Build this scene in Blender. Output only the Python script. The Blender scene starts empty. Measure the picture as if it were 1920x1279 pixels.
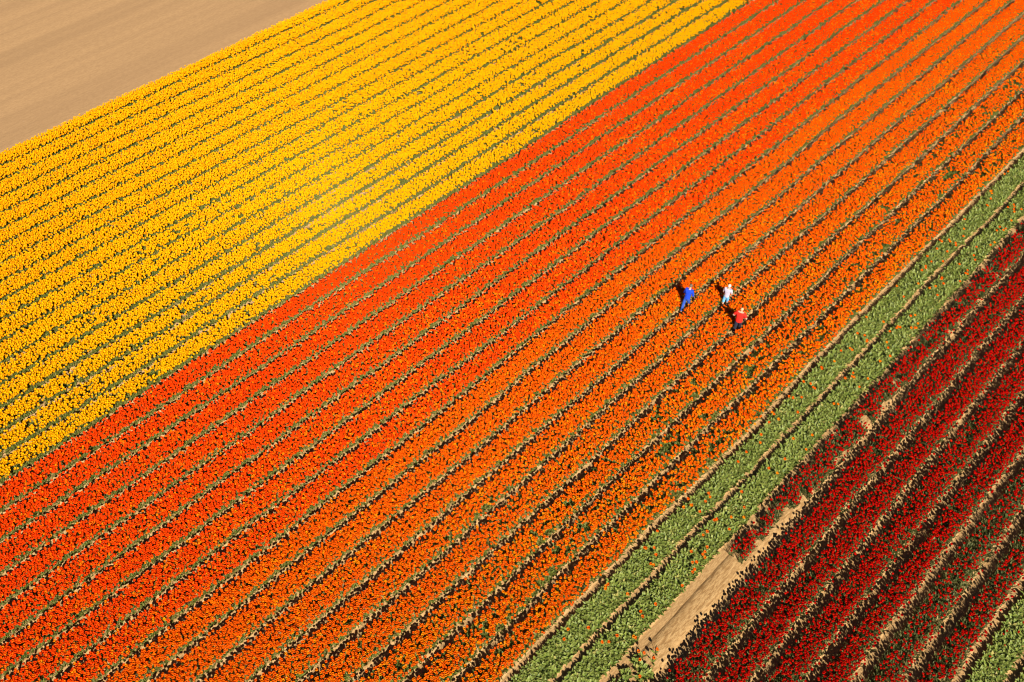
import bpy, bmesh, math, random
import numpy as np
from mathutils import Vector, Matrix

# ------------------------------------------------------------------ camera, light, exposure
SC = bpy.context.scene
COL = SC.collection
FPX, W, Hh = 1750.0, 1920.0, 1279.0
HOR = 1989.0                       # pixels from the picture centre up to the horizon
PITCH = math.atan(HOR / FPX)       # depression of the camera axis
CAMH = 38.5
cam_data = bpy.data.cameras.new('camera')
cam = bpy.data.objects.new('camera', cam_data)
COL.objects.link(cam)
cam.location = (0, 0, CAMH)
cam.rotation_euler = (math.pi / 2 - PITCH, 0, 0)
cam_data.sensor_width = 36.0
cam_data.lens = FPX / W * 36.0
cam_data.clip_start = 0.5
cam_data.clip_end = 5000
SC.camera = cam

SUN_EL = math.radians(39.3)
SUN_AZ = math.radians(-14.1)       # the way the light travels, seen from above, from +Y towards +X
world = bpy.data.worlds.new('World')
SC.world = world
world.use_nodes = True
wn = world.node_tree
wn.nodes.clear()
sky = wn.nodes.new('ShaderNodeTexSky')
sky.sky_type = 'NISHITA'
sky.sun_disc = False
sky.sun_elevation = SUN_EL
sky.sun_rotation = SUN_AZ + math.pi
sky.air_density = 0.25
sky.dust_density = 0.15
bg = wn.nodes.new('ShaderNodeBackground')
bg.inputs['Strength'].default_value = 0.05
wo = wn.nodes.new('ShaderNodeOutputWorld')
wn.links.new(sky.outputs[0], bg.inputs[0])
wn.links.new(bg.outputs[0], wo.inputs[0])

sun_data = bpy.data.lights.new('sun', 'SUN')
sun_data.energy = 5.0
sun_data.angle = math.radians(0.5)
sun_data.color = (1.0, 0.93, 0.82)
sun = bpy.data.objects.new('sun', sun_data)
COL.objects.link(sun)
sd = Vector((math.sin(SUN_AZ) * math.cos(SUN_EL), math.cos(SUN_AZ) * math.cos(SUN_EL), -math.sin(SUN_EL)))
sun.rotation_euler = sd.to_track_quat('-Z', 'Y').to_euler()
sun.location = (0, -40, 80)

SC.view_settings.view_transform = 'Standard'
SC.view_settings.look = 'None'
SC.view_settings.exposure = 0.9
SC.view_settings.gamma = 1.0
SC.view_settings.use_curve_mapping = False
SC.render.engine = 'CYCLES'
SC.cycles.max_bounces = 5
SC.cycles.diffuse_bounces = 1
SC.cycles.pixel_filter_type = 'BLACKMAN_HARRIS'
SC.cycles.filter_width = 1.15
SC.cycles.transmission_bounces = 3

# ------------------------------------------------------------------ field frame
TH = math.atan(2550.0 / math.hypot(HOR, FPX))     # rows run this far to the right of the camera heading
U = np.array([math.sin(TH), math.cos(TH)])        # along the rows
N = np.array([math.cos(TH), -math.sin(TH)])       # across the rows
SP, CP = math.sin(PITCH), math.cos(PITCH)


def ground_at(px, py):
    """picture pixel of the 1920 x 1279 frame -> ground point"""
    x, y = (px - 960) / FPX, (py - 639.5) / FPX
    d = np.array([x, CP - y * SP, -SP - y * CP])
    return d[:2] * (CAMH / -d[2])


def project(x, y, z):
    dx, dy, dz = x, y, z - CAMH
    f = dy * CP - dz * SP
    dn = -dy * SP - dz * CP
    return 960 + FPX * dx / f, 639.5 + FPX * dn / f


def st(px, py):
    g = ground_at(px, py)
    return float(N @ g), float(U @ g)


PITCH_M = 1.5
S0 = st(7.5, 1279)[0] + 0.08


def s_of(k):
    """lateral position of path k (path 0 leaves the frame at its lower left corner)"""
    if k < -6:
        return S0 - 6 * PITCH_M + (k + 6) * PITCH_M * 0.963
    return S0 + k * PITCH_M


RNG = np.random.default_rng(7)
random.seed(7)


def vnoise(x, y, seed):
    """smooth value noise in 0..1 on arrays"""
    r = np.random.default_rng(seed).random((128, 128))
    xi, yi = np.floor(x).astype(int), np.floor(y).astype(int)
    fx, fy = x - xi, y - yi
    fx, fy = fx * fx * (3 - 2 * fx), fy * fy * (3 - 2 * fy)
    a, b = r[xi % 128, yi % 128], r[(xi + 1) % 128, yi % 128]
    c, d = r[xi % 128, (yi + 1) % 128], r[(xi + 1) % 128, (yi + 1) % 128]
    return (a * (1 - fx) + b * fx) * (1 - fy) + (c * (1 - fx) + d * fx) * fy


def wob(k, t):
    """slow wander of path k: the planter was steered by hand"""
    t = np.asarray(t, float)
    return (vnoise(t / 9.0, np.full_like(t, k * 3.7 + 200), 11) - .5) * .16 + (vnoise(t / 2.6, np.full_like(t, k * 5.1 + 300), 12) - .5) * .09


def t_range(s, mx=230, my=190):
    ts = np.arange(-40, 150, .5)
    px, py = project(N[0] * s + U[0] * ts, N[1] * s + U[1] * ts, 0.0)
    ok = (px > -mx) & (px < W + mx) & (py > -my) & (py < Hh + my)
    return (float(ts[ok].min()), float(ts[ok].max())) if ok.any() else None


# ------------------------------------------------------------------ materials
def new_mat(name):
    m = bpy.data.materials.new(name)
    m.use_nodes = True
    nt = m.node_tree
    nt.nodes.clear()
    out = nt.nodes.new('ShaderNodeOutputMaterial')
    return m, nt, out


def node(nt, typ, **kw):
    n = nt.nodes.new(typ)
    for k, v in kw.items():
        setattr(n, k, v)
    return n


def mixc(nt, fac, a, b, blend='MIX'):
    n = nt.nodes.new('ShaderNodeMix')
    n.data_type = 'RGBA'
    n.blend_type = blend
    for sock, v in ((n.inputs[0], fac), (n.inputs[6], a), (n.inputs[7], b)):
        if hasattr(v, 'is_linked'):
            nt.links.new(v, sock)
        elif isinstance(v, (int, float)):
            sock.default_value = v
        else:
            sock.default_value = (*v, 1)
    return n.outputs[2]


def mathn(nt, op, a, b=None, c=None, clamp=False):
    n = nt.nodes.new('ShaderNodeMath')
    n.operation = op
    n.use_clamp = clamp
    for i, v in enumerate((a, b, c)):
        if v is None:
            continue
        if hasattr(v, 'is_linked'):
            nt.links.new(v, n.inputs[i])
        else:
            n.inputs[i].default_value = v
    return n.outputs[0]


def ramp(nt, fac, lo, hi):
    n = nt.nodes.new('ShaderNodeMapRange')
    n.interpolation_type = 'SMOOTHSTEP'
    nt.links.new(fac, n.inputs[0])
    n.inputs[1].default_value, n.inputs[2].default_value = lo, hi
    return n.outputs[0]


def noise_tex(nt, scale, detail=3, rough=.6, vec=None):
    n = nt.nodes.new('ShaderNodeTexNoise')
    n.inputs['Scale'].default_value = scale
    n.inputs['Detail'].default_value = detail
    n.inputs['Roughness'].default_value = rough
    if vec is not None:
        nt.links.new(vec, n.inputs['Vector'])
    return n.outputs['Fac']


def bloom_mat(name, core, edge, alt, trans=.18):
    m, nt, out = new_mat(name)
    uv = node(nt, 'ShaderNodeUVMap')
    sep = node(nt, 'ShaderNodeSeparateXYZ')
    nt.links.new(uv.outputs[0], sep.inputs[0])
    tint = node(nt, 'ShaderNodeAttribute', attribute_type='INSTANCER', attribute_name='tint')
    rnd = node(nt, 'ShaderNodeObjectInfo')
    # petal: flushed middle, paler rim
    rim = mathn(nt, 'MULTIPLY', mathn(nt, 'ABSOLUTE', mathn(nt, 'MULTIPLY_ADD', sep.outputs[0], 2.0, -1.0)), 1.0)
    rim = mathn(nt, 'MAXIMUM', ramp(nt, rim, .35, 1.0), ramp(nt, sep.outputs[1], .6, 1.05))
    t = mathn(nt, 'ADD', tint.outputs['Fac'], mathn(nt, 'MULTIPLY', rnd.outputs['Random'], .0))
    c = mixc(nt, mathn(nt, 'MULTIPLY', rim, mathn(nt, 'MULTIPLY_ADD', t, .7, .25), clamp=True), core, edge)
    c = mixc(nt, mathn(nt, 'MULTIPLY_ADD', t, 1.8, -1.1, clamp=True), c, alt)
    p = node(nt, 'ShaderNodeBsdfPrincipled')
    nt.links.new(c, p.inputs['Base Color'])
    p.inputs['Roughness'].default_value = .7
    p.inputs['Specular IOR Level'].default_value = .04
    tr = node(nt, 'ShaderNodeBsdfTranslucent')
    nt.links.new(c, tr.inputs[0])
    mx = node(nt, 'ShaderNodeMixShader')
    mx.inputs[0].default_value = trans
    nt.links.new(p.outputs[0], mx.inputs[1])
    nt.links.new(tr.outputs[0], mx.inputs[2])
    nt.links.new(mx.outputs[0], out.inputs[0])
    return m


def leaf_mat(name, a, b, dry):
    m, nt, out = new_mat(name)
    uv = node(nt, 'ShaderNodeUVMap')
    sep = node(nt, 'ShaderNodeSeparateXYZ')
    nt.links.new(uv.outputs[0], sep.inputs[0])
    tint = node(nt, 'ShaderNodeAttribute', attribute_type='INSTANCER', attribute_name='tint')
    c = mixc(nt, tint.outputs['Fac'], a, b)
    c = mixc(nt, mathn(nt, 'MULTIPLY', ramp(nt, sep.outputs[1], .55, 1.0), .35), c, dry)
    c = mixc(nt, ramp(nt, tint.outputs['Fac'], .93, .99), c, dry)
    p = node(nt, 'ShaderNodeBsdfPrincipled')
    nt.links.new(c, p.inputs['Base Color'])
    p.inputs['Roughness'].default_value = .5
    p.inputs['Specular IOR Level'].default_value = .28
    tr = node(nt, 'ShaderNodeBsdfTranslucent')
    nt.links.new(c, tr.inputs[0])
    mx = node(nt, 'ShaderNodeMixShader')
    mx.inputs[0].default_value = .2
    nt.links.new(p.outputs[0], mx.inputs[1])
    nt.links.new(tr.outputs[0], mx.inputs[2])
    nt.links.new(mx.outputs[0], out.inputs[0])
    return m


def row_vec(nt, stretch=1.0):
    """object coordinates turned so that x runs along the rows and y across them"""
    tc = node(nt, 'ShaderNodeTexCoord')
    mp = node(nt, 'ShaderNodeMapping')
    mp.vector_type = 'POINT'
    mp.inputs['Rotation'].default_value = (0, 0, -(math.pi / 2 - TH))
    nt.links.new(tc.outputs['Object'], mp.inputs[0])
    m2 = node(nt, 'ShaderNodeMapping')
    m2.inputs['Scale'].default_value = (stretch, 1, 1)
    nt.links.new(mp.outputs[0], m2.inputs[0])
    return m2.outputs[0], mp.outputs[0]


def soil_mat(name, light, mid, dark, straw=1.0, bump=.5, stretch=.35, bands=0.0, fine=16):
    m, nt, out = new_mat(name)
    v, vplain = row_vec(nt, stretch)
    n1 = noise_tex(nt, fine, 5, .7, v)
    n2 = noise_tex(nt, 1.3, 3, .6, v)
    n3 = noise_tex(nt, fine * 3.1, 3, .7, vplain)
    c = mixc(nt, ramp(nt, n1, .36, .64), mid, light)
    c = mixc(nt, mathn(nt, 'MULTIPLY', ramp(nt, n2, .5, .75), .35), c, mid)
    c = mixc(nt, mathn(nt, 'MULTIPLY', ramp(nt, n3, .62, .78), .75 * straw), c, dark)
    if bands:
        vb, _ = row_vec(nt, .02)
        nb = noise_tex(nt, .55, 4, .65, vb)
        c = mixc(nt, mathn(nt, 'MULTIPLY', ramp(nt, nb, .35, .7), bands), c, dark)
    p = node(nt, 'ShaderNodeBsdfPrincipled')
    nt.links.new(c, p.inputs['Base Color'])
    p.inputs['Roughness'].default_value = .95
    p.inputs['Specular IOR Level'].default_value = .1
    bp = node(nt, 'ShaderNodeBump')
    bp.inputs['Strength'].default_value = bump
    bp.inputs['Distance'].default_value = .03
    nt.links.new(mathn(nt, 'ADD', n1, mathn(nt, 'MULTIPLY', n3, .6)), bp.inputs['Height'])
    nt.links.new(bp.outputs[0], p.inputs['Normal'])
    nt.links.new(p.outputs[0], out.inputs[0])
    return m


def plain_mat(name, col, rough=.8, var=.25, scale=60):
    m, nt, out = new_mat(name)
    tc = node(nt, 'ShaderNodeTexCoord')
    n = noise_tex(nt, scale, 3, .6, tc.outputs['Object'])
    c = mixc(nt, ramp(nt, n, .3, .7), tuple(x * (1 - var) for x in col), tuple(min(1, x * (1 + var * .5)) for x in col))
    p = node(nt, 'ShaderNodeBsdfPrincipled')
    nt.links.new(c, p.inputs['Base Color'])
    p.inputs['Roughness'].default_value = rough
    p.inputs['Specular IOR Level'].default_value = .2
    nt.links.new(p.outputs[0], out.inputs[0])
    return m


M_BLOOM = {
    'yellow': bloom_mat('petal_yellow', (.90, .38, .001), (.92, .55, .003), (.90, .26, .001)),
    'orange': bloom_mat('petal_orange', (.88, .080, .001), (.92, .27, .003), (.92, .34, .003)),
    'vermilion': bloom_mat('petal_vermilion', (.88, .036, .001), (.92, .17, .003), (.92, .29, .003)),
    'red': bloom_mat('petal_red', (.50, .004, .002), (.60, .009, .003), (.54, .03, .004)),
}
M_LEAF = {
    'soft': leaf_mat('leaf_soft_green', (.10, .145, .018), (.17, .19, .030), (.30, .25, .07)),
    'broad': leaf_mat('leaf_fresh_green', (.100, .150, .022), (.215, .265, .046), (.34, .30, .08)),
    'dark': leaf_mat('leaf_dark_green', (.045, .068, .014), (.115, .135, .032), (.36, .27, .10)),
}
M_PATH = soil_mat('straw_path', (.44, .275, .118), (.31, .18, .072), (.15, .085, .04), 1.0, 1.0)
M_RIDGE = soil_mat('strawed_bed_soil', (.46, .29, .125), (.27, .15, .055), (.12, .065, .03), 1.0, 1.0, .28, 0, 9)
M_FIELD = soil_mat('tilled_soil', (.375, .228, .108), (.325, .195, .092), (.215, .128, .064), .7, .7, .4, .42, 7)


# ------------------------------------------------------------------ object helpers
def link(name, mesh, mat=None, parent=None):
    o = bpy.data.objects.new(name, mesh)
    COL.objects.link(o)
    if mat is not None:
        mesh.materials.append(mat)
    if parent is not None:
        o.parent = parent
    return o


def tag(o, label=None, cat=None, group=None, kind=None):
    for k, v in (('label', label), ('category', cat), ('group', group), ('kind', kind)):
        if v:
            o[k] = v
    return o


def mesh_np(name, verts, faces, smooth=False):
    me = bpy.data.meshes.new(name)
    me.from_pydata(verts.tolist() if hasattr(verts, 'tolist') else verts, [], faces)
    if smooth:
        me.polygons.foreach_set('use_smooth', [True] * len(me.polygons))
    me.update()
    return me


def xy(s, t):
    return N[0] * s + U[0] * t, N[1] * s + U[1] * t


# ------------------------------------------------------------------ the ground
def grid_mesh(name, s0, s1, ds, t0, t1, dt, zf, sfun=None):
    ss = np.arange(s0, s1 + ds * .5, ds)
    tt = np.arange(t0, t1 + dt * .5, dt)
    S, T = np.meshgrid(ss, tt, indexing='ij')
    Z = zf(S, T)
    X, Y = xy(S, T)
    v = np.stack([X, Y, Z], -1).reshape(-1, 3)
    a, b = len(ss), len(tt)
    i = np.arange(a * b).reshape(a, b)
    f = np.stack([i[:-1, :-1], i[1:, :-1], i[1:, 1:], i[:-1, 1:]], -1).reshape(-1, 4)
    return mesh_np(name, v, f.tolist(), True)


gm = mesh_np('ground', np.array([[-1500, -1500, -.03], [1500, -1500, -.03], [1500, 1500, -.03], [-1500, 1500, -.03]], float), [(0, 1, 2, 3)])
tag(link('ground', gm, M_FIELD), kind='structure')

S_EDGE = s_of(-23)                                  # far side of the outermost yellow bed
K_LAST = 21

# the bare tilled field beyond the yellow beds: shallow harrow ridges along the rows
def field_z(S, T):
    h = .022 * (vnoise(S / .55, T / 30 + 9, 31) - .5) + .05 * (vnoise(S / 2.3, T / 60 + 4, 32) - .5) + .018 * (vnoise(S / .22, T / .3, 33) - .5)
    return h


tr0 = (0.0, 118.0)
fm = grid_mesh('bare_field', S_EDGE - 62, S_EDGE + .2, .3, 5, 130, .5, field_z)
tag(link('bare_field', fm, M_FIELD), kind='structure')


# straw-strewn sheet that shows as the paths between the beds
def path_z(S, T):
    return .004 + .03 * vnoise(S / .35, T / .5, 41)


pm = grid_mesh('field_paths', S_EDGE + .2, s_of(K_LAST) + 2, .24, -32, 125, .5, path_z)
tag(link('field_paths', pm, M_PATH), kind='structure')


# ------------------------------------------------------------------ tulip prototypes
def build(faces_list, uvs, name, mats):
    """faces_list: (verts(list of 3), material index) with one uv per corner"""
    verts, faces, mi, uvl = [], [], [], []
    for (vs, m), uv in zip(faces_list, uvs):
        b = len(verts)
        verts += vs
        faces.append(tuple(range(b, b + len(vs))))
        mi.append(m)
        uvl += uv
    me = bpy.data.meshes.new(name)
    me.from_pydata(verts, [], faces)
    me.polygons.foreach_set('material_index', mi)
    me.polygons.foreach_set('use_smooth', [True] * len(faces))
    lay = me.uv_layers.new(name='UVMap')
    lay.data.foreach_set('uv', [c for u in uvl for c in u])
    for m in mats:
        me.materials.append(m)
    bm = bmesh.new()
    bm.from_mesh(me)
    bmesh.ops.remove_doubles(bm, verts=bm.verts, dist=1e-5)
    bm.to_mesh(me)
    bm.free()
    return me


def bloom_mesh(name, mat, rnd, z0, dia, h, opening, splay=1.0):
    """six overlapping petals, three outer and three inner, forming a cup"""
    F, UV = [], []
    R = dia / 2
    prof = [(0, .30), (.22, .80), (.52, 1.0), (.82, .86 + .25 * opening), (1.0, .58 + .75 * opening)]
    width = [.55, .62, .62, .46, .10]
    for ring in range(2):
        for q in range(3):
            a0 = 2 * math.pi * (q / 3 + ring / 6) + rnd.uniform(-.12, .12)
            rs = (1.0 if ring == 0 else .86) * rnd.uniform(.93, 1.07)
            hs = h * (1.0 if ring else .95) * rnd.uniform(.93, 1.08)
            grid = []
            for j, (zf, rf) in enumerate(prof):
                row = []
                for i in (-1, 0, 1):
                    a = a0 + i * width[j] * 1.05 * (1.0 if j < 4 else 1.0)
                    rr = R * rf * rs * (1.0 if i == 0 else .93)
                    row.append((rr * math.cos(a), rr * math.sin(a), z0 + hs * (zf if i == 0 else zf * .96)))
                grid.append(row)
            for j in range(len(prof) - 1):
                for i in range(2):
                    F.append(([grid[j][i], grid[j][i + 1], grid[j + 1][i + 1], grid[j + 1][i]], 0))
                    u0, u1, v0, v1 = i / 2, (i + 1) / 2, j / 4, (j + 1) / 4
                    UV.append([(u0, v0), (u1, v0), (u1, v1), (u0, v1)])
    return build(F, UV, name, [mat])


def leaf_faces(F, UV, rnd, az, length, width, lean, curl, base=(0, 0, 0)):
    """one lance-shaped blade: lean = angle from vertical at the base, curl = further bend towards the tip"""
    ca, sa = math.cos(az), math.sin(az)
    px, pz, ang = .008, 0.0, lean
    segs = [(0, .35), (.3, .9), (.6, 1.0), (.85, .55), (1.0, .06)]
    tw = rnd.uniform(-.5, .5)
    pts = []
    last = 0
    for f, wf in segs:
        st_ = (f - last) * length
        px += math.sin(ang) * st_
        pz += math.cos(ang) * st_
        ang += curl * (f - last)
        last = f
        hw = width / 2 * wf
        tws = tw * f
        ox, oz = 0.0, 0.0
        lift = .35 * hw
        c = (base[0] + px * ca, base[1] + px * sa, base[2] + pz)
        side = (-sa * math.cos(tws), ca * math.cos(tws), math.sin(tws))
        l = tuple(c[i] + side[i] * hw + (0, 0, lift)[i] for i in range(3))
        r = tuple(c[i] - side[i] * hw + (0, 0, lift)[i] for i in range(3))
        pts.append((l, c, r))
    for j in range(len(pts) - 1):
        for i in range(2):
            F.append(([pts[j][i], pts[j][i + 1], pts[j + 1][i + 1], pts[j + 1][i]], 0))
            u0, u1 = i / 2, (i + 1) / 2
            v0, v1 = segs[j][0], segs[j + 1][0]
            UV.append([(u0, v0), (u1, v0), (u1, v1), (u0, v1)])


def stem_faces(F, UV, h, r):
    ring = [(r * math.cos(a), r * math.sin(a)) for a in (0, 2.094, 4.189)]
    for i in range(3):
        a, b = ring[i], ring[(i + 1) % 3]
        F.append(([(a[0], a[1], 0), (b[0], b[1], 0), (b[0], b[1], h), (a[0], a[1], h)], 0))
        UV.append([(.5, .2)] * 4)


def foliage_mesh(name, mat, rnd, stem_h, nleaf, length, width, lean, curl):
    F, UV = [], []
    a = rnd.uniform(0, 6.28)
    for q in range(nleaf):
        leaf_faces(F, UV, rnd, a + q * 6.283 / nleaf + rnd.uniform(-.5, .5), length * rnd.uniform(.8, 1.15), width * rnd.uniform(.8, 1.2),
                   lean * rnd.uniform(.6, 1.4), curl * rnd.uniform(.5, 1.4))
    if stem_h:
        stem_faces(F, UV, stem_h, .006)
    return build(F, UV, name, [mat])


rnd = random.Random(5)
HEAD = .40
PROTO = {}


def proto_set(key, meshes):
    """source shapes for the scattered plants: mesh data only, not placed in the scene"""
    obs = []
    for me in meshes:
        obs.append(bpy.data.objects.new(me.name, me))
    PROTO[key] = obs


proto_set('b_yellow', [bloom_mesh('yellow_bloom', M_BLOOM['yellow'], rnd, HEAD - .02, .120, .08, rnd.uniform(.35, .8)) for _ in range(5)])
proto_set('b_orange', [bloom_mesh('orange_bloom', M_BLOOM['orange'], rnd, HEAD - .02, .122, .08, rnd.uniform(.1, .5)) for _ in range(5)])
proto_set('b_vermilion', [bloom_mesh('vermilion_bloom', M_BLOOM['vermilion'], rnd, HEAD - .02, .122, .08, rnd.uniform(.1, .5)) for _ in range(5)])
proto_set('b_red', [bloom_mesh('red_bloom', M_BLOOM['red'], rnd, HEAD - .02, .088, .085, rnd.uniform(.0, .35)) for _ in range(5)])
proto_set('f_soft', [foliage_mesh('soft_foliage', M_LEAF['soft'], rnd, HEAD, 3, .30, .060, .45, .9) for _ in range(6)])
proto_set('f_dark', [foliage_mesh('dark_foliage', M_LEAF['dark'], rnd, HEAD, 3, .34, .046, .32, .7) for _ in range(6)])
proto_set('f_broad', [foliage_mesh('broad_foliage', M_LEAF['broad'], rnd, 0, 4, .27, .088, .45, 1.1) for _ in range(6)])
GN = {}


def scatter_group(key):
    if key in GN:
        return GN[key]
    ng = bpy.data.node_groups.new('plant_' + key, 'GeometryNodeTree')
    ng.interface.new_socket('Geometry', in_out='INPUT', socket_type='NodeSocketGeometry')
    ng.interface.new_socket('Geometry', in_out='OUTPUT', socket_type='NodeSocketGeometry')
    gi, go = ng.nodes.new('NodeGroupInput'), ng.nodes.new('NodeGroupOutput')
    iop = ng.nodes.new('GeometryNodeInstanceOnPoints')
    g2i = ng.nodes.new('GeometryNodeGeometryToInstance')
    for ob in reversed(PROTO[key]):
        oi = ng.nodes.new('GeometryNodeObjectInfo')
        oi.inputs['Object'].default_value = ob
        oi.inputs['As Instance'].default_value = False
        ng.links.new(oi.outputs['Geometry'], g2i.inputs[0])
    ng.links.new(gi.outputs[0], iop.inputs['Points'])
    ng.links.new(g2i.outputs[0], iop.inputs['Instance'])
    iop.inputs['Pick Instance'].default_value = True

    def attr(name, typ):
        a = ng.nodes.new('GeometryNodeInputNamedAttribute')
        a.data_type = typ
        a.inputs['Name'].default_value = name
        return a.outputs['Attribute']

    ng.links.new(attr('idx', 'INT'), iop.inputs['Instance Index'])
    ng.links.new(attr('rot', 'FLOAT_VECTOR'), iop.inputs['Rotation'])
    ng.links.new(attr('scl', 'FLOAT'), iop.inputs['Scale'])
    ng.links.new(iop.outputs[0], go.inputs[0])
    GN[key] = ng
    return ng


def scatter(name, key, P, rot, scl, tint, parent):
    me = bpy.data.meshes.new(name)
    me.vertices.add(len(P))
    me.vertices.foreach_set('co', P.astype(np.float32).ravel())
    n = len(PROTO[key])
    for nm, typ, data, fld in (('rot', 'FLOAT_VECTOR', rot, 'vector'), ('scl', 'FLOAT', scl, 'value'), ('tint', 'FLOAT', tint, 'value'),
                               ('idx', 'INT', RNG.integers(0, n, len(P)), 'value')):
        a = me.attributes.new(nm, typ, 'POINT')
        a.data.foreach_set(fld, np.asarray(data, np.int32 if typ == 'INT' else np.float32).ravel())
    me.update()
    o = link(name, me, None, parent)
    md = o.modifiers.new('plants', 'NODES')
    md.node_group = scatter_group(key)
    o['kind'] = 'stuff'
    return o


# ------------------------------------------------------------------ the beds
def half(k):
    """half the width of the trodden path beside bed k"""
    return .19 if -11 < k < -6 else .13 if k < -6 else .185 if k < 2 else .205 if k < 7 else .215 if k < 10 else .215 if k < 12 else .23

BEDS = []
ORD = ['', 'first', 'second', 'third', 'fourth', 'fifth', 'sixth', 'seventh', 'eighth', 'ninth']


def bed_spec():
    out = []
    for k in range(-23, K_LAST):
        d = dict(k=k, cell=.104, leafk='f_soft', h=1.0, gap=0.0, leaf=.85, edge_leaf=.5)
        if k < -6:
            n, m = k + 24, -6 - k                    # counted from the bare field / from the orange block
            d.update(kind='yellow', bloom='b_yellow', cell=.097, leaf=.75, p=.985 if n < 9 else .95, gap=.14 if n < 9 else .25, tint=.78 if n < 10 else .6 if m > 4 else .42)
            if n == 1:
                d['label'] = 'yellow tulip bed along the edge of the bare brown field'
            elif m == 1:
                d['label'] = 'yellow tulip bed bordering the orange-red beds'
            elif n <= 9:
                d['label'] = f'yellow tulip bed, {ORD[n]} from the bare brown field'
            else:
                d['label'] = f'yellow tulip bed, {ORD[m]} from the orange-red beds'
            d['group'] = 'yellow tulip beds'
        elif k < 10:
            n, m = k + 7, 10 - k
            d.update(kind='orange', bloom='b_vermilion' if k < 2 else 'b_orange', p=.995, gap=.02, cell=.098, leaf=.72, tint=.28 + .035 * (k + 6))
            if k >= 2:
                d.update(p=.985, gap=.08, tint=.36 + .035 * (k - 2))
            if k >= 5:
                d.update(p=.96, gap=.20, cell=.106, leaf=.88)
            if k >= 7:
                d.update(p=.94, gap=.29, cell=.108, leaf=1.0)
            if n == 1:
                d['label'] = 'orange-red tulip bed bordering the yellow beds'
            elif m == 1:
                d['label'] = 'orange tulip bed bordering the green flowerless bed'
            elif k == 5:
                d['label'] = 'orange tulip bed between the person in blue and the person in white'
            elif k == 6:
                d['label'] = 'orange tulip bed between the person in white and the person in red'
            elif k == 4:
                d['label'] = 'orange tulip bed on the far side of the person in blue'
            elif k == 7:
                d['label'] = 'orange tulip bed on the near side of the person in red'
            elif k < 4 and n <= 9:
                d['label'] = f'dense orange-red tulip bed, {ORD[n]} from the yellow beds'
            elif k < 4:
                d['label'] = f'dense orange tulip bed, {"second" if k == 3 else ORD[n - 9 + 2]} bed before the person in blue'
            else:
                d['label'] = f'orange tulip bed with green leaves showing, {ORD[m]} from the green flowerless beds'
            d['group'] = 'orange tulip beds'
        elif k < 12:
            d.update(kind='green', bloom='b_orange', p=0.0, cell=.118, leafk='f_broad', leaf=1.0, tint=.45, edge_leaf=.15)
            d['label'] = ('green tulip bed with its flowers cut, beside the orange beds' if k == 10 else 'green tulip bed with its flowers cut, beside the red beds')
            d['group'] = 'green tulip beds cut of their flowers'
        elif k < 19:
            d.update(kind='red', bloom='b_red', p=.88, gap=.26, cell=.112, leafk='f_dark', h=1.24, tint=.35, edge_leaf=.35)
            if k == 12:
                d.update(p=.72, gap=.34)
            if k >= 17:
                d.update(p=.60, gap=.34)
            if k == 17:
                d.update(p=.48)
            d['label'] = {12: 'red tulip bed with a long bare straw patch at its near end', 13: 'red tulip bed beside the bare straw patch',
                          14: 'second red tulip bed beyond the bare straw patch', 15: 'third red tulip bed beyond the bare straw patch',
                          16: 'red tulip bed next to the two sparse greenish red beds', 17: 'greenish sparse red tulip bed beside the full red beds',
                          18: 'sparse red tulip bed beside the green bed in the corner'}[k]
            d['group'] = 'red tulip beds'
        else:
            d.update(kind='green', bloom='b_red', p=.035 if k == 19 else .02, cell=.12, leafk='f_broad', leaf=1.0, tint=.62, edge_leaf=.15)
            d['label'] = ('green tulip bed with few red flowers, beside the sparse red beds' if k == 19 else 'outermost green tulip bed cut off by the picture corner')
            d['group'] = 'green tulip beds in the corner'
        out.append(d)
    return out


PATCH_T0, PATCH_T1 = st(1195, 1245)[1], st(1375, 1050)[1]     # bare patch of the first red bed
NEAR = []                                                      # candidates for single tulips at the near edge


def ridge_obj(k, t0, t1, parent):
    tt = np.arange(t0, t1, .3)
    HALF = half(k)
    a = s_of(k) + HALF + wob(k, tt)
    b = s_of(k + 1) - HALF + wob(k + 1, tt)
    prof = [(-.10, -.02), (.0, .045), (.10, .10), (.3, .115), (.5, .12), (.7, .115), (.90, .10), (1.0, .045), (1.10, -.02)]
    vs = []
    for j, (f, z) in enumerate(prof):
        s = a + (b - a) * f
        jit = (vnoise(tt / .4, np.full_like(tt, k * 7 + j * 2.3 + 500), 51) - .5)
        x, y = xy(s + jit * .07, tt)
        zz = z + jit * .035
        vs.append(np.stack([x, y, zz], -1))
    V = np.stack(vs, 0)
    n, m = V.shape[:2]
    i = np.arange(n * m).reshape(n, m)
    f = np.stack([i[:-1, :-1], i[1:, :-1], i[1:, 1:], i[:-1, 1:]], -1).reshape(-1, 4)
    me = mesh_np('soil_ridge', V.reshape(-1, 3), f.tolist(), True)
    return link('soil_ridge', me, M_RIDGE, parent)


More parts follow.
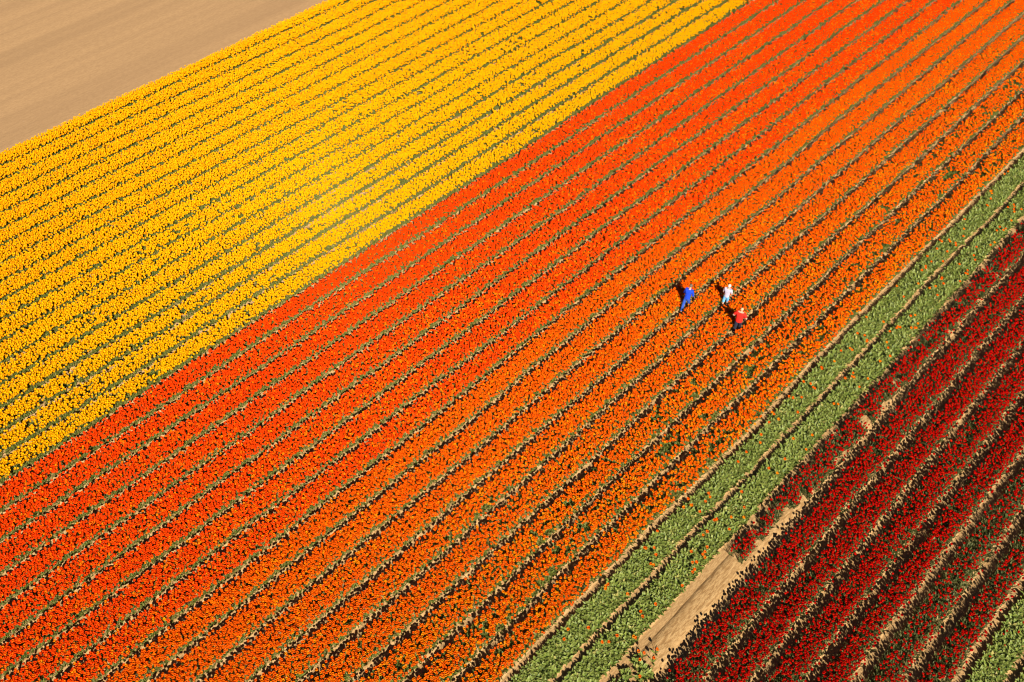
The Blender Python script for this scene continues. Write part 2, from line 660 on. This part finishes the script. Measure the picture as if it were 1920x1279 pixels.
def plants_for(d):
    """planting positions of one bed with everything the scatter needs"""
    k, cell = d['k'], d['cell']
    HALF = half(k)
    sm = (s_of(k) + s_of(k + 1)) / 2
    tr = t_range(sm)
    t0, t1 = tr
    wid = s_of(k + 1) - s_of(k)
    ns, nt_ = int(round((wid - 2 * HALF - .02) / cell)) + 1, int((t1 - t0) / cell)
    a, b = np.meshgrid((np.arange(ns) + .5) / ns, np.arange(nt_) * cell + t0, indexing='ij')
    a, b = a.ravel(), b.ravel()
    jf = .42
    b = b + RNG.uniform(-jf, jf, len(b)) * cell * 1.1
    lo = s_of(k) + HALF + .015 + wob(k, b)
    hi = s_of(k + 1) - HALF - .015 + wob(k + 1, b)
    s = lo + (hi - lo) * a + RNG.uniform(-jf, jf, len(b)) * cell
    # a few plants stand outside the row
    s = s + (RNG.random(len(s)) < .05) * RNG.uniform(-.05, .05, len(s))
    g = vnoise(s / .19 + 50, b / .23, 61 + k) * .72 + vnoise(s / .8 + 50, b / 1.5, 71 + k) * .28
    return dict(s=s, t=b, a=a, g=g, t0=t0, t1=t1)


for d in bed_spec():
    k = d['k']
    pl = plants_for(d)
    s, t, a, g = pl['s'], pl['t'], pl['a'], pl['g']
    tm = float(np.clip((pl['t0'] + pl['t1']) / 2, pl['t0'], pl['t1']))
    root = bpy.data.objects.new('tulip_bed', None)
    COL.objects.link(root)
    root.empty_display_size = .3
    tag(root, d['label'], 'flower bed', d['group'])
    ridge_obj(k, pl['t0'] - 6, pl['t1'] + 6, root)

    n = len(s)
    keep = np.ones(n, bool)
    plant_p = np.ones(n)
    if k == 12:                                   # the bare patch and its ragged ends
        inside = (t > PATCH_T0) & (t < PATCH_T1)
        keep &= ~inside
        below = t <= PATCH_T0                     # thin clumps of green with a few orange blooms
        cl = vnoise(s / .30 + 7, t / .34, 90)
        keep &= ~(below & (cl + .35 * np.abs(a - .5) < .52))
        above = (t >= PATCH_T1) & (t < PATCH_T1 + 3.0)
        keep &= ~(above & ((vnoise(s / .35 + 3, t / .4, 91) + (t - PATCH_T1) * .12 < .52)))
        keep &= ~((t >= PATCH_T1) & (t < PATCH_T1 + 5.0) & (a > 1.02 - (t - PATCH_T1) * .06 - .25 * (t < PATCH_T1 + 4)))
        keep &= ~((t >= PATCH_T1 + 3) & (vnoise(s / .4 + 3, t / .5, 92) < .20))
    if d['kind'] == 'yellow' and k >= -9:         # thin spots at the near end of the last yellow beds
        keep &= ~((vnoise(s / .25 + 5, t / .3, 93) < .15) & (t < pl['t0'] + 22))
    s, t, a, g = s[keep], t[keep], a[keep], g[keep]
    n = len(s)
    edge = np.minimum(a, 1 - a)
    # lean outward at the edges of the bed
    lean = (a - .5) * np.where(edge < .14, .50, .12) + RNG.normal(0, .07, n)
    leanu = RNG.normal(0, .08, n)
    x, y = xy(s, t)
    z = .10 + RNG.uniform(-.015, .015, n)
    P = np.stack([x, y, z], -1)
    yaw = RNG.uniform(0, 6.283, n)
    # tilt towards +n by 'lean' and +u by 'leanu', after a random turn about the stem
    tx, ty = N[0] * lean + U[0] * leanu, N[1] * lean + U[1] * leanu
    rot = np.stack([-ty, tx, yaw * 0], -1)
    scl = d['h'] * RNG.uniform(.86, 1.12, n)
    bloom_ok = (RNG.random(n) < d['p']) & ~(g < d['gap'])
    if k == 12:
        bloom_ok &= t > PATCH_T0
        lowend = t <= PATCH_T0
    tone = d['tint'] + (vnoise(s / 1.2 + 20, t / 3.5, 81) - .5) * .25
    # ---- foliage
    dens = {'yellow': .9, 'orange': .8, 'red': 1.0, 'green': 1.0}[d['kind']]
    lf = RNG.random(n) < np.where(edge < .2, 1.0, dens)
    rotf = rot[lf].copy()
    rotf[:, 2] = yaw[lf]
    fs = scl[lf] * RNG.uniform(.85, 1.15, lf.sum()) * d['leaf'] * np.where((edge[lf] < .12) & (d['kind'] in ('orange', 'red')), .78, 1.0)
    ftint = np.clip(RNG.normal(.45, .26, lf.sum()), 0, 1)
    if k == 12:
        le = lowend[lf]
        scatter('foliage', 'f_broad', P[lf][le], rotf[le], fs[le] * 1.1, ftint[le], root)
        scatter('foliage', d['leafk'], P[lf][~le], rotf[~le], fs[~le], ftint[~le], root)
    else:
        scatter('foliage', d['leafk'], P[lf], rotf, fs, ftint, root)
    # ---- blooms
    Pb, rb, sb = P[bloom_ok], rot[bloom_ok].copy(), scl[bloom_ok]
    rb[:, 2] = yaw[bloom_ok]
    tb = np.clip(tone[bloom_ok] + RNG.normal(0, .28, bloom_ok.sum()), 0, 1)
    kk = np.full(len(Pb), k)
    px, py = project(Pb[:, 0], Pb[:, 1], Pb[:, 2] + .4)
    take = np.zeros(len(Pb), bool)
    if d['kind'] in ('orange', 'red'):            # the nearest ones become single tulips
        cand = np.where((py < Hh - 3) & (px > 4) & (px < W - 4))[0]
        cand = cand[np.argsort(-py[cand])]
        cand = cand[py[cand] > Hh - 14]
        for c in cand[:8]:
            take[c] = True
            NEAR.append((k, d, Pb[c].copy(), rb[c].copy(), float(sb[c])))
    if (~take).any():
        scatter('blooms', d['bloom'], Pb[~take], rb[~take], sb[~take], tb[~take], root)
    BEDS.append((d, root))

# ------------------------------------------------------------------ single tulips
def single(name, leaf_me, bloom_me, P, rot, scl, label, group, tint=None):
    o = bpy.data.objects.new(name, leaf_me)
    COL.objects.link(o)
    o.location = P
    o.rotation_euler = rot
    o.scale = (scl,) * 3
    tag(o, label, 'tulip', group)
    b = bpy.data.objects.new('bloom', bloom_me)
    COL.objects.link(b)
    b.parent = o
    o['tint'] = random.uniform(.2, .75)
    b['tint'] = tint if tint is not None else random.uniform(.35, .9)
    return o


def pick(key):
    return random.choice(PROTO[key]).data


for k, d, P, rot, scl in NEAR:
    near_name = {'orange': 'orange', 'red': 'red'}[d['kind']]
    single('tulip', pick(d['leafk']), pick(d['bloom']), P, rot, scl,
           'nearest ' + near_name + ' tulip of the ' + ' '.join(d['label'].split(' with ')[0].replace('tulip bed', 'bed').split()[:11]), 'single tulips along the bottom edge', d['tint'] + random.uniform(-.2, .3))

UNITS = ['', 'first', 'second', 'third', 'fourth', 'fifth', 'sixth', 'seventh', 'eighth', 'ninth', 'tenth', 'eleventh', 'twelfth', 'thirteenth',
         'fourteenth', 'fifteenth', 'sixteenth', 'seventeenth', 'eighteenth', 'nineteenth']
TENS = {2: ('twentieth', 'twenty'), 3: ('thirtieth', 'thirty'), 4: ('fortieth', 'forty'), 5: ('fiftieth', 'fifty')}


def ordinal(i):
    if i < 20:
        return UNITS[i]
    return TENS[i // 10][0] if i % 10 == 0 else TENS[i // 10][1] + '-' + UNITS[i % 10]


tall_leaf = [foliage_mesh('tulip_leaves', M_LEAF['broad'], rnd, HEAD, 3, .26, .065, .5, 1.0) for _ in range(4)]
rr = random.Random(21)
for k, cnt in ((10, 78), (11, 84)):
    sm = (s_of(k) + s_of(k + 1)) / 2
    spots = []
    while len(spots) < cnt:
        t = rr.uniform(*t_range(sm, 0, 0))
        s = s_of(k) + .26 + rr.random() * (PITCH_M - .52)
        x, y = xy(s, t)
        px, py = project(x, y, .5)
        if not (5 < px < W - 5 and 5 < py < Hh - 5):
            continue
        spots.append((py, x, y))
        if rr.random() < .18:
            x, y = x + rr.uniform(-.12, .12), y + rr.uniform(-.12, .12)
            spots.append((project(x, y, .5)[1], x, y))
    spots.sort(reverse=True)
    m = len(spots)
    for i, (py, x, y) in enumerate(spots):
        where = f'{ordinal(i + 1)} from the bottom edge' if i < m / 2 else f'{ordinal(m - i)} from the right edge'
        single('tulip', rr.choice(tall_leaf), pick('b_orange'), (x, y, .09), (rr.uniform(-.15, .15), rr.uniform(-.15, .15), rr.uniform(0, 6)),
               rr.uniform(1.12, 1.3), f'lone orange tulip in the green bed beside the {"orange" if k == 10 else "red"} beds, {where}',
               'lone orange tulips in the green beds')
for (px, py, lab) in ((1196, 1222, 'orange tulip left of the pair at the lower end of the bare straw patch'),
                      (1204, 1223, 'orange tulip right of the pair at the lower end of the bare straw patch'),
                      (1228, 1217, 'orange tulip standing alone on the bare straw patch'),
                      (1223, 1234, 'orange tulip with leaves just below the one on the bare straw'),
                      (1197, 1240, 'orange tulip on the leaf clump below the bare straw patch'),
                      (1196, 1268, 'orange tulip nearest the bottom edge on the thin green ground')):
    g = ground_at(px, py + 10)
    single('tulip', rr.choice(tall_leaf), pick('b_orange'), (g[0], g[1], .10), (rr.uniform(-.1, .1), rr.uniform(-.1, .1), rr.uniform(0, 6)), 1.2, lab, None)
for (px, py, key, lab) in ((649, 82, 'b_vermilion', 'single red tulip standing in a bright yellow bed'),
                           (313, 1163, 'b_yellow', 'single yellow tulip standing in a dense orange-red bed'),
                           (1319, 1046, 'b_red', 'red tulip fallen at the upper corner of the bare straw patch')):
    g = ground_at(px, py + 10)
    single('tulip', rr.choice(tall_leaf), pick(key), (g[0], g[1], .11), (0.1, 0, rr.uniform(0, 6)), 1.2 if key != 'b_red' else .8, lab, None)

# ------------------------------------------------------------------ people
SKIN = plain_mat('skin', (.55, .32, .21), .6, .12)
def skin_obj(name, chains, mat, parent, sub=2, root=0):
    """chains: list of [(point, radius, radius2)...]; equal points are welded"""
    vid, pts, rad, edges = {}, [], [], []
    for ch in chains:
        prev = None
        for p, r in ch:
            key = tuple(round(c, 4) for c in p)
            if key not in vid:
                vid[key] = len(pts)
                pts.append(p)
                rad.append(r if isinstance(r, tuple) else (r, r))
            i = vid[key]
            if prev is not None and prev != i:
                edges.append((prev, i))
            prev = i
    me = bpy.data.meshes.new(name)
    me.from_pydata(pts, edges, [])
    o = link(name, me, mat, parent)
    o.modifiers.new('skin', 'SKIN').use_smooth_shade = True
    for i, r in enumerate(rad):
        me.skin_vertices[0].data[i].radius = r
        me.skin_vertices[0].data[i].use_root = i == root
    m = o.modifiers.new('smooth', 'SUBSURF')
    m.levels = m.render_levels = sub
    return o


def V3(*a):
    return Vector(a)


def lerp(a, b, f):
    return tuple(a[i] + (b[i] - a[i]) * f for i in range(3))


def person(label, loc, yaw, J, cloth, hairspec, build=1.0):
    """J: joints in local metres, x to the right, y forward, z up"""
    root = bpy.data.objects.new('person', None)
    COL.objects.link(root)
    root.location = loc
    root.rotation_euler = (0, 0, yaw)
    tag(root, label, 'person', 'people walking the paths between the orange beds')
    b = build
    P, C, NK, HD = J['pelvis'], J['chest'], J['neck'], J['head']
    mid = lerp(P, C, .5)
    ch = [[(P, (.125 * b, .10 * b)), (mid, (.125 * b, .095 * b)), (C, (.15 * b, .105 * b)), (NK, .055), (lerp(NK, HD, .45), .056), (HD, (.078, .092)), (lerp(NK, HD, 1.45), (.062, .07))]]
    # face: nose, chin and ears as short branches
    fw = J.get('face', (0, 1, 0))
    ch.append([(HD, .08), (tuple(HD[i] + fw[i] * .105 - (0, 0, .01)[i] for i in range(3)), .014)])
    for sgn in (-1, 1):
        ch.append([(HD, .08), (tuple(HD[i] + (sgn * .088, 0, -.005)[i] for i in range(3)), .016)])
    low = (P[0], P[1] - .02, P[2] - cloth.get('drop', .10))
    shirt = [[(low, (.165 * b, .135 * b)), (P, (.165 * b, .135 * b)), (mid, (.165 * b, .128 * b)), (C, (.178 * b, .13 * b)), (lerp(C, NK, .7), (.085 * b, .075 * b))]]
    trousers = [[(lerp(P, mid, .35), (.14 * b, .112 * b)), (P, (.15 * b, .12 * b))]]
    shoes = []
    for sd in ('l', 'r'):
        sg = -1 if sd == 'l' else 1
        sh, el, wr = J['sh_' + sd], J['el_' + sd], J['wr_' + sd]
        ch.append([(C, .14), (sh, .062 * b), (lerp(sh, el, .5), .05 * b), (el, .042 * b), (lerp(el, wr, .35), .04 * b), (wr, .028)])
        dirv = (Vector(wr) - Vector(el)).normalized()
        side = dirv.cross(Vector((0, 1, 0)))
        side = side.normalized() if side.length > .2 else Vector((1, 0, 0))
        pal = Vector(wr) + dirv * .055
        ch.append([(wr, .028), (tuple(pal), (.038, .016))])
        for q in range(4):
            o_ = side * ((q - 1.5) * .019)
            ln = (.052, .062, .058, .044)[q]
            kn = pal + dirv * .03 + o_
            ch.append([(tuple(pal), (.038, .016)), (tuple(kn), .0095), (tuple(kn + dirv * ln * .6 + Vector((0, .008, 0))), .0085), (tuple(kn + dirv * ln + Vector((0, .022, 0))), .0075)])
        th = Vector(wr) + dirv * .03 + side * -.034 * sg
        ch.append([(wr, .028), (tuple(th), .011), (tuple(th + dirv * .035 - side * .012 * sg), .009)])
        sl = cloth['sleeve']
        shirt.append([(C, (.172 * b, .125 * b)), (sh, .085 * b), (lerp(sh, el, .55), .068 * b)] + ([(el, .06 * b), (lerp(el, wr, .8), .05 * b)] if sl > 1 else [(lerp(sh, el, .8), .066 * b)]))
        hp, kn, an, to = J['hip_' + sd], J['kn_' + sd], J['an_' + sd], J['toe_' + sd]
        ch.append([(P, .12), (hp, .085 * b), (lerp(hp, kn, .5), .075 * b), (kn, .055 * b), (lerp(kn, an, .35), .052 * b), (an, .038), (to, (.036, .028))])
        trousers.append([(P, (.15 * b, .12 * b)), (hp, .105 * b), (lerp(hp, kn, .5), .095 * b), (kn, .082 * b)] + ([(lerp(kn, an, .45), .072 * b), (lerp(kn, an, .9), .062 * b)] if cloth['leg'] > 1 else [(lerp(kn, an, .12), .08 * b)]))
        heel = (an[0], an[1] - .04, an[2] - .02)
        shoes.append([(heel, (.045, .045)), (lerp(heel, to, .5), (.048, .04)), (to, (.042, .032))])
    skin_obj('body', ch, SKIN, root)
    skin_obj('shirt', shirt, cloth['shirt_mat'], root)
    skin_obj('trousers', trousers, cloth['trouser_mat'], root)
    for s_ in shoes:
        skin_obj('shoe', [s_], cloth['shoe_mat'], root)
    # hair: a cap over the back and top of the skull, its edge uneven
    bm = bmesh.new()
    bmesh.ops.create_icosphere(bm, subdivisions=3, radius=1.0)
    fwv = Vector(fw).normalized()
    dele = [v for v in bm.verts if v.co.dot(fwv) > .45 + .1 * math.sin(7 * v.co.x) or v.co.z < hairspec['low']]
    bmesh.ops.delete(bm, geom=dele, context='VERTS')
    hr = random.Random(3)
    top = Vector(lerp(NK, HD, 1.12))
    for v in bm.verts:
        v.co = top + Vector((v.co.x * .097, v.co.y * .112, v.co.z * .115)) * hr.uniform(.97, 1.05) - fwv * .012
    me = bpy.data.meshes.new('hair')
    bm.to_mesh(me)
    bm.free()
    me.polygons.foreach_set('use_smooth', [True] * len(me.polygons))
    h = link('hair', me, hairspec['mat'], root)
    so = h.modifiers.new('thick', 'SOLIDIFY')
    so.thickness = .012
    return root


def std_pose(h, fwd=0.0, step=.2, arms=None):
    """upright walking pose of height h, leaning forward by fwd metres at the head"""
    f = h / 1.75
    def p(x, y, z):
        return (x * f, y * f, z * f)
    J = dict(pelvis=p(0, fwd * .15, .95), chest=p(0, fwd * .6, 1.32), neck=p(0, fwd * .85, 1.50), head=p(0, fwd * 1.05 + .02, 1.63))
    for sd, sg in (('l', -1), ('r', 1)):
        J['sh_' + sd] = p(sg * .19, fwd * .68, 1.42)
        J['hip_' + sd] = p(sg * .095, fwd * .1, .88)
        st_ = step * (-1 if sd == 'l' else 1)
        J['kn_' + sd] = p(sg * .095, st_ * .5 + .03, .49)
        J['an_' + sd] = p(sg * .09, st_, .09)
        J['toe_' + sd] = p(sg * .105, st_ + .17, .035)
    if arms == 'hips':
        for sd, sg in (('l', -1), ('r', 1)):
            J['el_' + sd] = p(sg * .37, fwd * .5 - .04, 1.16)
            J['wr_' + sd] = p(sg * .21, fwd * .35 + .14, 1.04)
    else:
        for sd, sg in (('l', -1), ('r', 1)):
            J['el_' + sd] = p(sg * .26, fwd * .7 - .02, 1.13)
            J['wr_' + sd] = p(sg * .24, fwd * .85 + .10, .90)
    return J


def path_point(px, py, k):
    g = ground_at(px, py)
    t = float(U @ g)
    return (*xy(s_of(k) + float(wob(k, np.array([t]))[0]), t), .02)


YAW = -TH
navy = plain_mat('cloth_royal_blue', (.010, .055, .52), .7, .3, 25)
navy2 = plain_mat('cloth_denim_blue', (.030, .085, .40), .8, .4, 25)
white_c = plain_mat('cloth_pale_lilac', (.44, .41, .49), .8, .15, 25)
lblue = plain_mat('cloth_light_blue', (.14, .42, .70), .8, .2, 25)
redc = plain_mat('cloth_red', (.78, .022, .012), .8, .2, 25)
darkc = plain_mat('cloth_dark_navy', (.025, .024, .04), .85, .3, 25)
shoe = plain_mat('shoe_black', (.02, .018, .016), .6, .3)
h_brown = plain_mat('hair_grey_brown', (.16, .11, .07), .7, .4, 80)
h_white = plain_mat('hair_pale', (.72, .62, .48), .7, .25, 80)
h_sand = plain_mat('hair_sandy', (.55, .38, .20), .7, .25, 80)

J = std_pose(1.76, .30, .32)
person('person in blue jacket and blue trousers stepping along a path, leaning forward', path_point(1284, 582, 5), YAW + .22, J,
       dict(sleeve=2, leg=2, shirt_mat=navy, trouser_mat=navy2, shoe_mat=shoe), dict(mat=h_brown, low=-.45), 1.12)
J = std_pose(1.66, .16, .14)
person('person with pale hair, white top and light blue trousers standing in a path', path_point(1363, 580, 6), YAW + .25, J,
       dict(sleeve=1, leg=1, shirt_mat=white_c, trouser_mat=lblue, shoe_mat=shoe), dict(mat=h_white, low=-.6), .98)
J = std_pose(1.80, .10, .16, 'hips')
person('person in red shirt and dark trousers with elbows out, seen from behind', path_point(1382, 624, 7), YAW + .30, J,
       dict(sleeve=1, leg=2, drop=.20, shirt_mat=redc, trouser_mat=darkc, shoe_mat=shoe), dict(mat=h_sand, low=-.2), 1.3)
